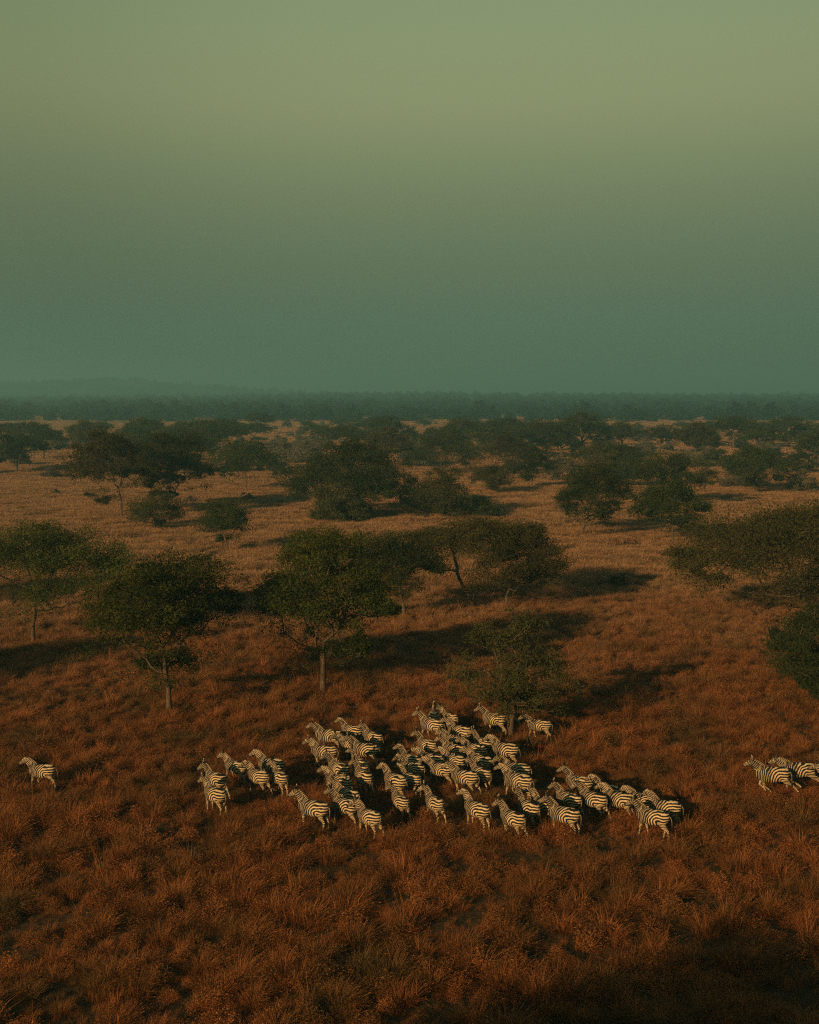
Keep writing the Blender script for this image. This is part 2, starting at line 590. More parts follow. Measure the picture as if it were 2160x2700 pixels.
# ------------------------------------------------------------------ trees
def grow(seed, H, Rr, cb, stems=1, pads=9, per=22, leaves=95, leaf=.086, mat='green', droop=.25, fork=None, thick=.5, r_tip=.0088,
         lean=0.0, hollow=0.0, dome=.72, low=0, fill=.5, skirt=0):
    """an acacia: stems that fork into limbs reaching flat leaf pads under an umbrella-shaped envelope"""
    g = np.random.default_rng(seed)
    fork = fork or cb * .72
    # leaf pads
    pc = []
    tries = 0
    while len(pc) < pads and tries < 4000:
        tries += 1
        a, r = g.uniform(0, math.tau), math.sqrt(g.uniform(0, 1))
        lob = 1 + .22 * math.sin(2 * a + seed) + .14 * math.sin(3 * a + seed * 1.7)
        q = np.array([math.cos(a) * r * Rr * .78 * lob, math.sin(a) * r * Rr * .78 * lob, 0])
        q[2] = H - (H - cb) * (.16 + dome * r * r) - abs(g.normal(0, .10)) * (H - cb)
        if all(np.linalg.norm((q - o)[:2]) > Rr * 1.15 / math.sqrt(pads) for o in pc):
            pc.append(q)
    for i in range(low):
        a, r = g.uniform(0, math.tau), g.uniform(.25, .85)
        pc.append(np.array([math.cos(a) * r * Rr, math.sin(a) * r * Rr, cb * g.uniform(.40, 1.0)]))
    pr = Rr * 1.38 / math.sqrt(max(len(pc), 1))
    cl, cr, pk = [], [], []
    for pi, q in enumerate(pc):
        k = pr * (g.uniform(.6, 1.3) if pi < len(pc) - low else g.uniform(.4, .8))
        for j in range(per):
            d = g.normal(0, 1, 3)
            d /= np.linalg.norm(d)
            rr = g.uniform(.15, 1) ** .5
            c = q + d * rr * np.array([k, k, k * thick])
            if c[2] > H: c[2] = H - g.uniform(0, .3)
            if c[2] < cb * .45: c[2] = cb * .45 + g.uniform(0, .4)
            cl.append(c)
            cr.append(k * g.uniform(.26, .46))
            pk.append(pi)
    for j in range(int(fill * len(cl))):
        a, r = g.uniform(0, math.tau), math.sqrt(g.uniform(0, 1))
        lob = 1 + .22 * math.sin(2 * a + seed) + .14 * math.sin(3 * a + seed * 1.7)
        z = H - (H - cb) * (.10 + dome * r * r) - g.uniform(0, .42) * (H - cb)
        cl.append(np.array([math.cos(a) * r * Rr * .92 * lob, math.sin(a) * r * Rr * .92 * lob, z]))
        cr.append(pr * g.uniform(.26, .46))
        pk.append(int(g.integers(0, len(pc))))
    thin = [0.0] * len(cl)
    for j in range(skirt):                  # wispy twigs hanging below the crown round the stem
        a, r = g.uniform(0, math.tau), g.uniform(.06, .62)
        cl.append(np.array([math.cos(a) * r * Rr, math.sin(a) * r * Rr, g.uniform(.20 * H, max(cb * 1.15, .5 * H))]))
        cr.append(pr * g.uniform(.26, .52))
        pk.append(int(g.integers(0, len(pc))))
        thin.append(.38)
    cl, cr, thin = np.array(cl), np.array(cr), np.array(thin)
    # skeleton
    nodes, par, path, stemflag = [], [], [], []
    def add(p, pa, st=False):
        nodes.append(np.asarray(p, float))
        par.append(pa)
        path.append(0 if pa < 0 else path[pa] + np.linalg.norm(nodes[-1] - nodes[pa]))
        stemflag.append(st)
        return len(nodes) - 1
    ok = []
    for s_ in range(stems):
        a = g.uniform(0, math.tau) if stems == 1 else math.tau * s_ / stems + g.normal(0, .3)
        off = .05 if stems > 1 else 0
        tilt = lean if stems == 1 else .32 + g.uniform(0, .12)
        b = np.array([math.cos(a) * off, math.sin(a) * off, -.15])
        k = add(b, -1, True)
        f = fork * g.uniform(.85, 1.15)
        for q in range(1, 6):
            t = q / 5
            wob = g.normal(0, .014 * f, 2) if q < 5 else (0, 0)
            k = add(b + np.array([math.cos(a) * tilt * f * t ** 1.3 + wob[0], math.sin(a) * tilt * f * t ** 1.3 + wob[1], (f + .15) * t]), k, True)
            if t >= .75: ok.append(k)
    tip = np.mean([nodes[k] for k in ok], 0)
    tips = []
    for i in np.argsort(np.linalg.norm(cl - tip, axis=1)):
        c = cl[i]
        P = np.array([nodes[k] for k in ok])
        dd = np.linalg.norm(P - c, axis=1)
        dv = np.clip(P[:, 2] - c[2], 0, None)
        cost = dd + .30 * np.array([path[k] for k in ok]) + droop * dv * 2
        j = ok[int(np.argmin(cost))]
        a0 = nodes[j]
        L = np.linalg.norm(c - a0)
        ns = max(1, int(L / .55))
        prev = j
        bow = np.array([0, 0, -.10 * L]) + g.normal(0, .05, 3) * L
        for q in range(1, ns + 1):
            t = q / ns
            p = a0 + (c - a0) * t + bow * 4 * t * (1 - t) * .5 + (g.normal(0, .045, 3) * min(L, 1.2) if q < ns else 0)
            prev = add(p, prev)
            ok.append(prev)
        tips.append(prev)
    nd = np.array(nodes)
    cnt = np.zeros(len(nd))
    for k in tips: cnt[k] += 1
    for k in range(len(nd) - 1, -1, -1):
        if par[k] >= 0: cnt[par[k]] += cnt[k]
    rad = r_tip * np.maximum(cnt, 1) ** .47
    for k in range(len(nd)):
        if stemflag[k] and nd[k][2] < .6:
            rad[k] *= 1.25
    def tube(sel, sides):
        V, Fq = [], []
        for k in sel:
            p = par[k]
            a_, b_ = nd[p], nd[k]
            ax = b_ - a_
            L = np.linalg.norm(ax)
            if L < 1e-5: continue
            ax = ax / L
            u = np.cross(ax, [1.0, .13, .07] if abs(ax[2]) > .8 else [0, 0, 1.0])
            u /= np.linalg.norm(u)
            v = np.cross(ax, u)
            ra, rb = min(rad[p], rad[k] * 1.35), rad[k]
            base = len(V)
            for cpt, r_ in ((a_ - ax * ra * .25, ra), (b_, rb)):
                for q in range(sides):
                    t = math.tau * q / sides
                    V.append(cpt + (u * math.cos(t) + v * math.sin(t)) * r_)
            for q in range(sides):
                q2 = (q + 1) % sides
                Fq.append((base + q, base + q2, base + sides + q2, base + sides + q))
        return V, Fq
    st = [k for k in range(len(nd)) if par[k] >= 0 and stemflag[k]]
    br = [k for k in range(len(nd)) if par[k] >= 0 and not stemflag[k]]
    V, Fq = tube(st, 9)
    V2, F2 = tube(br, 4)
    k = len(V)
    trunk = mesh_np('trunk', V + V2, Fq + [tuple(q + k for q in f) for f in F2], 4, [M_BARK], smooth=True)
    # leaves round every branch end
    n = len(cl) * leaves
    ci = np.repeat(np.arange(len(cl)), leaves)
    d = g.normal(0, 1, (n, 3))
    d /= np.linalg.norm(d, axis=1)[:, None]
    rr = np.where(g.uniform(0, 1, n) < .2, g.uniform(.9, 1.75, n), g.uniform(.1, 1, n) ** .55)
    c = cl[ci] + d * (rr * cr[ci])[:, None] * np.array([1.15, 1.15, .62])
    if hollow > 0 or skirt > 0:
        kp = (g.uniform(0, 1, n) > hollow * (c[:, 2] < cb + .35 * (H - cb))) & (g.uniform(0, 1, n) > thin[ci])
        c, d, ci = c[kp], d[kp], ci[kp]
    ct = g.uniform(0, 1, len(cl))
    tint = np.clip(.25 * g.uniform(0, 1, len(c)) + .45 * ct[ci] + .3 * np.array([hash2(np.array([q]), np.array([seed]), 3)[0] for q in pk])[ci], 0, 1)
    bias = d * .6 + np.array([0, 0, .55])
    crown = leaf_mesh('crown', c, leaf, g, M_LEAF[mat], bias, .35, tint)
    return trunk, crown

def tree(meshes, loc, rz, scale, label, group=None, name='acacia_tree', cat='tree'):
    t = empty(name, loc, rz, scale)
    tk, cr = meshes
    obj('trunk', tk, t)
    obj('crown', cr, t)
    return tag(t, label, cat, group)

K = 2160 / 1725.0
def place(x, yb, ytop, w):
    """ground point, height and crown radius of a tree from where its foot, top and crown show (overview pixels)"""
    p = ground_at(x * K, yb * K)
    H = height_at(p, ytop * K)
    return p, H, w * K / F * math.hypot(p.y, CAM_H - H * .6) / 2

HERO = [
    # x, foot, top, crown width, crown centre x, crown base fraction, options, label
    (68, 1355, 1098, 365, 92, .62, dict(mat='green', pads=12, leaves=115, low=1, skirt=44, fill=.4, thick=.55, seed=1), 'lush dark green umbrella acacia cut by the left edge of the picture'),
    (358, 1505, 1158, 362, 335, .58, dict(mat='green', pads=13, leaves=115, low=2, skirt=62, fill=.4, thick=.6, fork=3.4, seed=2), 'broad green acacia on a double trunk, closest to the camera on the left'),
    (680, 1460, 1098, 325, 690, .52, dict(mat='green', pads=14, leaves=105, low=3, skirt=75, fill=.4, thick=.62, fork=3.0, seed=3), 'big dense acacia with slender forked pale trunk, left of the middle'),
    (853, 1305, 1108, 200, 825, .48, dict(mat='dark', pads=10, leaves=105, low=1, skirt=36, thick=.7, fork=2.6, seed=4), 'dark compact acacia standing just behind the big dense one'),
    (1000, 1285, 1088, 345, 985, .62, dict(mat='olive', pads=17, leaves=115, thick=.45, fill=.35, stems=2, fork=2.6, hollow=.5, seed=5), 'open airy acacia with dark V-shaped trunk and bare limbs showing'),
    (1062, 1288, 1092, 215, 1105, .44, dict(mat='olive', pads=10, leaves=95, low=1, skirt=14, thick=.55, lean=.05, fork=2.8, seed=6), 'olive acacia on a trunk leaning right, beside the V-shaped one'),
    (1073, 1550, 1244, 240, 1085, .30, dict(mat='olive', pads=12, leaves=62, leaf=.070, low=6, skirt=110, thick=.5, fill=.3, per=17, r_tip=.010, lean=.1, fork=2.4, seed=7), 'sparse low-branched thorn tree with two zebras under it'),
    (1712, 1300, 1052, 490, 1668, .48, dict(mat='olive', pads=22, leaves=118, low=2, skirt=24, thick=.8, leaf=.108, dome=.85, fork=2.4, stems=2, seed=8, r_tip=.0125), 'wide olive acacia with pale twisting limbs at the right edge'),
    (1745, 1475, 1258, 280, 1715, .34, dict(mat='dark', skirt=40, fill=.25, pads=10, leaves=95, low=5, thick=.7, seed=9, fork=2.0), 'bushy dark green tree cut by the right edge, below the wide olive acacia'),
    (258, 1097, 902, 180, 240, .52, dict(mat='olive', pads=13, leaves=105, low=3, thick=.55, seed=10, leaf=.14), 'tall spreading acacia with a bare grey stem, beyond the left grass clearing'),
    (352, 1075, 892, 150, 360, .42, dict(mat='dark', pads=13, leaves=105, low=4, thick=.6, seed=11, leaf=.14, stems=2), 'dark tall acacia with reddish stems, touching the spreading one'),
    (328, 1118, 1038, 97, 330, .46, dict(mat='olive', pads=7, leaves=60, low=1, skirt=5, thick=.7, seed=12, leaf=.115), 'small round thorn bush in front of the two tall acacias'),
    (483, 1168, 1048, 112, 472, .50, dict(mat='dark', pads=7, leaves=62, low=1, skirt=6, thick=.65, seed=13, leaf=.115, lean=.25), 'small crooked acacia alone in the tan grass'),
    (520, 1035, 922, 135, 512, .52, dict(mat='dark', pads=8, leaves=70, low=1, thick=.5, seed=14, leaf=.15), 'slender flat-topped acacia with a thin pale stem'),
    (768, 1088, 922, 250, 745, .36, dict(mat='dark', pads=15, leaves=110, low=4, thick=.6, seed=15, leaf=.155), 'massive spreading acacia in the middle distance, its crown stepped to the right'),
    (715, 1098, 1024, 130, 718, .25, dict(mat='olive', pads=8, leaves=75, low=4, thick=.75, seed=16, leaf=.155), 'olive bushy tree in front of the massive spreading acacia'),
    (925, 1090, 986, 145, 930, .25, dict(mat='olive', pads=8, leaves=75, low=3, thick=.75, seed=17, leaf=.14), 'rounded olive thicket tree with pale stems in the middle distance'),
    (1010, 1090, 1040, 76, 1006, .10, dict(mat='dark', pads=6, leaves=80, low=3, thick=.8, seed=18, leaf=.155), 'very dark low bush right of the rounded olive thicket tree'),
    (1225, 1131, 972, 172, 1255, .44, dict(mat='dark', pads=11, leaves=70, low=3, skirt=12, thick=.65, seed=19, leaf=.13, lean=.3), 'dense dark tree drooping to the grass, right of the middle'),
    (1418, 1148, 1010, 142, 1412, .52, dict(mat='dark', pads=8, leaves=64, low=2, skirt=10, thick=.55, seed=20, leaf=.155), 'ragged tiered acacia with wispy lower stem, on the right'),
    (1400, 1068, 942, 145, 1412, .40, dict(mat='dark', pads=9, leaves=70, low=2, thick=.6, seed=21, leaf=.15), 'dark round-headed acacia right behind the ragged tiered one'),
    (1595, 1042, 930, 130, 1588, .46, dict(mat='dark', pads=10, leaves=95, low=2, thick=.5, seed=22, leaf=.14, r_tip=.014), 'olive acacia with bare pale forked limbs and a side branch'),
    (935, 1003, 902, 160, 938, .40, dict(mat='dark', pads=10, leaves=70, low=2, thick=.55, seed=23, leaf=.155), 'wide dark acacia above the rounded olive thicket tree'),
    (1036, 1042, 980, 78, 1036, .45, dict(mat='olive', pads=6, leaves=60, low=1, thick=.5, seed=24, leaf=.14, stems=2), 'small pale-stemmed acacia left of a dark-trunked one'),
    (1120, 1031, 936, 72, 1126, .48, dict(mat='dark', pads=6, leaves=70, low=1, thick=.6, seed=25, leaf=.15), 'upright acacia on a straight dark trunk, middle distance'),
    (1062, 1005, 914, 118, 1070, .5, dict(mat='olive', pads=8, leaves=70, thick=.5, seed=26, leaf=.155), 'brownish flat acacia between two dark ones, middle distance'),
    (1258, 1015, 930, 108, 1258, .42, dict(mat='olive', pads=8, leaves=70, low=1, thick=.6, seed=27, leaf=.155), 'rounded olive acacia above the dense drooping tree'),
    (1330, 1030, 945, 100, 1335, .4, dict(mat='dark', pads=7, leaves=70, low=1, thick=.6, seed=28, leaf=.155), 'dusky acacia left of the dark round-headed one'),
]
for (x, yb, yt, w, cx, cbf, op, lab) in HERO:
    op = dict(op)
    p, H, Rr = place(x, yb, yt, w)
    H = max(H, 2.0)
    far = p.y > 130
    if far and 'fork' not in op: pass
    op.setdefault('per', 18 if not far else 14)
    if far: op.setdefault('skirt', 16)
    if far:
        op['leaves'] = int(op['leaves'] * 1.3)
        op['thick'] = op.get('thick', .5) + .1
        Rr *= 1.1
    if not far: op['leaves'] = int(op['leaves'] * 1.2)
    ms = grow(op.pop('seed') * 17 + 3, H, Rr, H * cbf, **op)
    off = (cx - x) * K / F * p.y
    # shift the crown and limbs sideways over the foot, shearing the tree with height
    for me in ms:
        co = np.empty(len(me.vertices) * 3, np.float32)
        me.vertices.foreach_get('co', co)
        co = co.reshape(-1, 3)
        co[:, 0] += off * np.clip(co[:, 2] / (H * .7), 0, 1) ** 1.3
        me.vertices.foreach_set('co', co.ravel())
        me.update()
    tree(ms, (p.x, p.y, float(gz_at(p.x, p.y))), 0, None, lab)

# trees outside the picture whose shade falls into it
off_left = grow(901, 9.5, 5.0, 5.2, pads=11, leaves=90, mat='green', low=2)
for (x, y, s, lab) in [(-39.5, 70.0, 1.0, 'acacia beyond the left picture edge shading the left grass'),
                       (-15.0, 4.0, 1.55, 'tall acacia behind the viewpoint shading the lower right grass'),
                       (-9.0, 1.5, 1.45, 'tall acacia under the viewpoint shading the lower right corner'),
                       (-50.0, 100.0, 1.05, 'acacia beyond the left edge, farther off')]:
    tree(off_left, (x, y, 0), x, (s, s, s), lab)

# shared shapes for the belt of trees across the plain
VAR = []
for i, (mt, H, Rr, cb, pd) in enumerate([('dark', 9.5, 6.4, 5.8, 10), ('olive', 9, 5.6, 4.4, 9), ('dark', 8.2, 4.6, 3.0, 8), ('dark', 10.0, 7.4, 6.2, 11),
                                         ('dark', 7.0, 4.0, 2.0, 7), ('dry', 5.0, 3.6, .9, 7), ('dry', 6.2, 4.4, 1.2, 8), ('olive', 6.5, 4.6, 1.8, 8)]):
    VAR.append(grow(500 + i, H, Rr, cb, pads=pd, per=11, leaves=52, leaf=.19, mat=mt, thick=.45 if i in (0, 3) else .55, low=2, r_tip=.024))
# x of crown centre, foot, kind, size, label
MID = [
    (92, 968, 0, .85, 'hazy flat-topped acacia by the left edge, above the grass clearing'),
    (-4, 1000, 2, 1.1, 'dark tree sliced by the left edge in the middle distance'),
    (545, 915, 0, 1.0, 'hazy acacia rising above the left tree belt'),
    (812, 938, 3, .95, 'wide dark acacia in the tree belt, behind the massive spreading one'),
    (1075, 935, 1, .9, 'flat acacia in the belt above the brownish one'),
    (1225, 962, 3, 1.15, 'very wide dark acacia canopy in the belt, right of the middle'),
    (1175, 950, 0, .9, 'acacia joined to the very wide dark canopy on its left'),
    (1310, 950, 1, .9, 'acacia joined to the very wide dark canopy on its right'),
    (1465, 973, 1, 1.05, 'mushroom-shaped acacia on a thin stem, right part of the belt'),
    (1545, 945, 3, 1.0, 'broad acacia behind the mushroom-shaped one'),
    (1605, 968, 0, .9, 'acacia at the far right end of the belt, behind the pale-limbed one'),
    (1712, 985, 2, 1.0, 'dark tree sliced by the right edge in the middle distance'),
    (600, 975, 6, 1.0, 'grey dry thicket left of the massive spreading acacia'),
    (655, 962, 5, 1.2, 'grey dry thicket behind the massive spreading acacia'),
    (565, 995, 4, .8, 'small dark bush at the right of the slender acacia'),
    (595, 1005, 4, .6, 'tiny dark bush beside the small dark one'),
    (1560, 1030, 5, 1.1, 'grey dry bush left of the pale-limbed acacia'),
    (1690, 1040, 6, .8, 'grey dry bush on the grass near the right edge'),
    (875, 985, 5, 1.1, 'grey dry bush between massive acacia and wide dark one'),
    (1180, 1015, 6, .9, 'grey dry bush left of the rounded olive acacia'),
    (110, 1010, 5, .7, 'low grey bush with pale stems by the left clearing'),
    (420, 975, 2, .95, 'dark acacia between the tall pair and the slender one'),
    (200, 955, 1, .9, 'olive acacia behind the tall spreading one'),
]
rs = random.Random(5)
NEAR = [(92, 'left-edge acacia'), (245, 'tall spreading acacia'), (360, 'dark tall acacia'), (512, 'slender flat-topped acacia'), (620, 'grey dry thicket'), (745, 'massive spreading acacia'),
        (938, 'wide dark acacia'), (1036, 'small pale-stemmed acacia'), (1126, 'dark-trunked upright acacia'), (1258, 'rounded olive acacia'), (1335, 'dusky acacia'), (1412, 'round-headed acacia'),
        (1465, 'mushroom-shaped acacia'), (1588, 'pale-limbed acacia'), (1700, 'right picture edge')]
for (x, yb, k, s, lab) in MID:
    p = ground_at(x * K, yb * K)
    s *= 1.25 if k < 4 else 1.0
    tree(VAR[k], (p.x, p.y, float(gz_at(p.x, p.y))), rs.uniform(0, 6.28), (s * rs.uniform(.92, 1.1), s * rs.uniform(.92, 1.1), s), lab, name='thorn_bush' if k in (4, 5, 6) else 'acacia_tree', cat='bush' if k in (4, 5, 6) else 'tree')

BELT = ['green-brown acacia in the lower tree belt, close to the ', 'faint acacia in the upper tree belt, straight above the ']
BUSH = ['brownish thicket in the lower tree belt, close to the ', 'faint thicket in the upper tree belt, straight above the ']
placed = []
cnt_b = 0
while cnt_b < 290:
    off = rs.uniform(0, 1)
    py = 1108 + (1268 - 1108) * off ** 1.1
    px = rs.uniform(-60, 2220)
    p = ground_at(px, py)
    dens = noise2(np.array([p.x]), np.array([p.y]), 90, 41)[0]
    if dens < .24 + .3 * max(0, off - .6): continue
    if off > .62 and rs.uniform(0, 1) < .75: continue
    if any((p.x - q[0]) ** 2 + (p.y - q[1]) ** 2 < 25 for q in placed): continue
    placed.append((p.x, p.y))
    cnt_b += 1
    bush = rs.uniform(0, 1) < .58
    k = rs.choice([5, 6, 5, 6, 5, 6, 4]) if bush else rs.choice([0, 3, 0, 3, 1, 2])
    s = rs.uniform(.75, 1.1) if bush else rs.uniform(.95, 1.3)
    s *= 1.0 if p.y < 480 else max(.5, .95 - p.y / 1900)
    up = int(p.y > 480)
    tree(VAR[k], (p.x, p.y, float(gz_at(p.x, p.y))), rs.uniform(0, 6.28), (s, s * rs.uniform(.9, 1.15), s * rs.uniform(.85, 1.05)),
         (BUSH if bush else BELT)[up] + min(NEAR, key=lambda q: abs(q[0] * K - px))[1], ('thickets of the ' if bush else 'acacias of the ') + ('upper' if up else 'lower') + ' tree belt',
         name='thorn_bush' if bush else 'acacia_tree', cat='bush' if bush else 'tree')

# small saplings and shrubs standing in the open grass
SAP = [grow(700 + i, 1.7, 1.1, .35, pads=5, per=8, leaves=40, leaf=.07, mat=['olive', 'dry', 'dark'][i], thick=.8, r_tip=.012) for i in range(3)]
for (x, yb, k, s, lab) in [(120, 1045, 0, 1.0, 'small shrub in the grass below the left clearing'), (185, 1050, 2, .9, 'little dark shrub beside the tall spreading acacia'),
                           (400, 1062, 1, 1.1, 'dry shrub at the foot of the dark tall acacia'), (520, 1056, 0, 1.2, 'low shrub in the grass below the slender acacia'),
                           (1560, 1205, 1, 1.0, 'dry shrub in the open tan grass on the right'), (1300, 1235, 0, .9, 'small shrub in the tan grass, right of the leaning acacia'),
                           (1120, 1130, 1, 1.1, 'dry shrub behind the open airy acacia'), (880, 1060, 2, .9, 'small dark shrub left of the rounded olive thicket tree'),
                           (595, 1290, 2, 1.1, 'dark shrub at the left foot of the big dense acacia'), (1690, 1345, 1, 1.2, 'dry shrub under the wide olive acacia')]:
    p = ground_at(x * K, yb * K)
    tree(SAP[k], (p.x, p.y, float(gz_at(p.x, p.y)) - .03), rs.uniform(0, 6), (s, s, s), lab, name='shrub', cat='shrub')

# the wooded country beyond: one mass, too far to tell its trees apart
n = 10500
u = rng.uniform(0, 1, n)
yy = 900 * (3050 / 900) ** u
xx = rng.uniform(-1, 1, n) * (.40 * yy + 40)
dn = noise2(xx, yy, 210, 51) * .6 + noise2(xx, yy, 70, 52) * .4
kp = (dn > .33) & ((yy > 1040 + 300 * noise2(xx, yy * 0, 130, 54)) | (rng.uniform(0, 1, n) < .22))
xx, yy = xx[kp], yy[kp]
zz = rise(xx, yy)
hx, hy = rng.uniform(-2000, 200, 3500), rng.uniform(3120, 3950, 3500)
hz = hill_h(hx, hy)
kp = (noise2(hx, hy, 120, 53) > .35) & (hz > rise(hx, hy))
xx, yy, zz = np.concatenate([xx, hx[kp]]), np.concatenate([yy, hy[kp]]), np.concatenate([zz, hz[kp] - .5])
n = len(xx)
ss = rng.uniform(.75, 1.35, n)
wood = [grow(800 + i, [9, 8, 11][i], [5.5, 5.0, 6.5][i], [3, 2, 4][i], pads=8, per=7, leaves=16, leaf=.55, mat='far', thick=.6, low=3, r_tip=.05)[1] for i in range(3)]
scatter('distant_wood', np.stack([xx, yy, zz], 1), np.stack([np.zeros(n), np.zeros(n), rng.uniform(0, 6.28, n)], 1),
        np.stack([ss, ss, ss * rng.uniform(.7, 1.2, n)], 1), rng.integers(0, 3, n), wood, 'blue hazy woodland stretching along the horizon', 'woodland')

# ------------------------------------------------------------------ zebras
def loft(secs, sides=20):
    """closed tube through sections (centre, u axis * ru, v axis * rv)"""
    V, Fc = [], []
    for (c, u, v) in secs:
        for q in range(sides):
            t = math.tau * q / sides
            V.append(np.asarray(c) + np.asarray(u) * math.cos(t) + np.asarray(v) * math.sin(t))
    for k in range(len(secs) - 1):
        for q in range(sides):
            q2 = (q + 1) % sides
            Fc.append((k * sides + q, k * sides + q2, (k + 1) * sides + q2, (k + 1) * sides + q))
    Fc.append(tuple(reversed(range(sides))))
    Fc.append(tuple((len(secs) - 1) * sides + q for q in range(sides)))
    return V, Fc

def sweep(pts, ru, rv, sides=14, side=(0, 1, 0)):
    """tube along pts; rv along the sideways axis, ru across it"""
    pts = [np.asarray(p, float) for p in pts]
    secs = []
    for i, p in enumerate(pts):
        d = pts[min(i + 1, len(pts) - 1)] - pts[max(i - 1, 0)]
        d /= np.linalg.norm(d)
        s = np.asarray(side, float) - d * np.dot(side, d)
        s /= np.linalg.norm(s)
        u = np.cross(d, s)
        secs.append((p, u * ru[i], s * rv[i]))
    return loft(secs, sides)

TORSO = [(-.80, 1.07, .06, .05), (-.765, 1.05, .15, .13), (-.69, 1.025, .245, .215), (-.56, 1.00, .315, .285), (-.38, .985, .338, .312), (-.18, .955, .352, .335),
         (.02, .932, .364, .345), (.20, .938, .358, .322), (.36, .965, .345, .272), (.50, .985, .328, .228), (.62, .985, .262, .182), (.70, .97, .170, .125), (.74, .96, .07, .05)]
FLEG = [(.40, .92, .17, .10), (.42, .74, .115, .085), (.405, .56, .072, .060), (.41, .42, .058, .052), (.41, .27, .036, .034), (.41, .15, .042, .040), (.435, .07, .040, .042), (.45, .0, .055, .055)]
HLEG = [(-.50, 1.00, .24, .13), (-.46, .80, .200, .135), (-.50, .64, .125, .095), (-.585, .53, .074, .060), (-.655, .44, .060, .048), (-.645, .28, .040, .036), (-.635, .15, .046, .042), (-.61, .07, .042, .044), (-.595, .0, .056, .056)]

def pose_leg(leg, y, swing, flex, hind):
    """rotate the leg at the hip or shoulder by swing and fold it below the knee or hock by flex"""
    pts = []
    hx, hz = leg[0][0], leg[0][1]
    kn = 4 if hind else 3
    kx = kz = None
    for i, (x, z, ru, rv) in enumerate(leg):
        dx, dz = x - hx, z - hz
        c, s = math.cos(swing), math.sin(swing)
        px, pz = hx + dx * c - dz * s, hz + dx * s + dz * c
        if i == kn: kx, kz = px, pz
        if i > kn:
            c, s = math.cos(-flex), math.sin(-flex)
            ex, ez = px - kx, pz - kz
            px, pz = kx + ex * c - ez * s, kz + ex * s + ez * c
        inn = 1 - .10 * min(1, i / 3)
        pts.append((px, y * inn if i else y * .85, pz))
    return pts

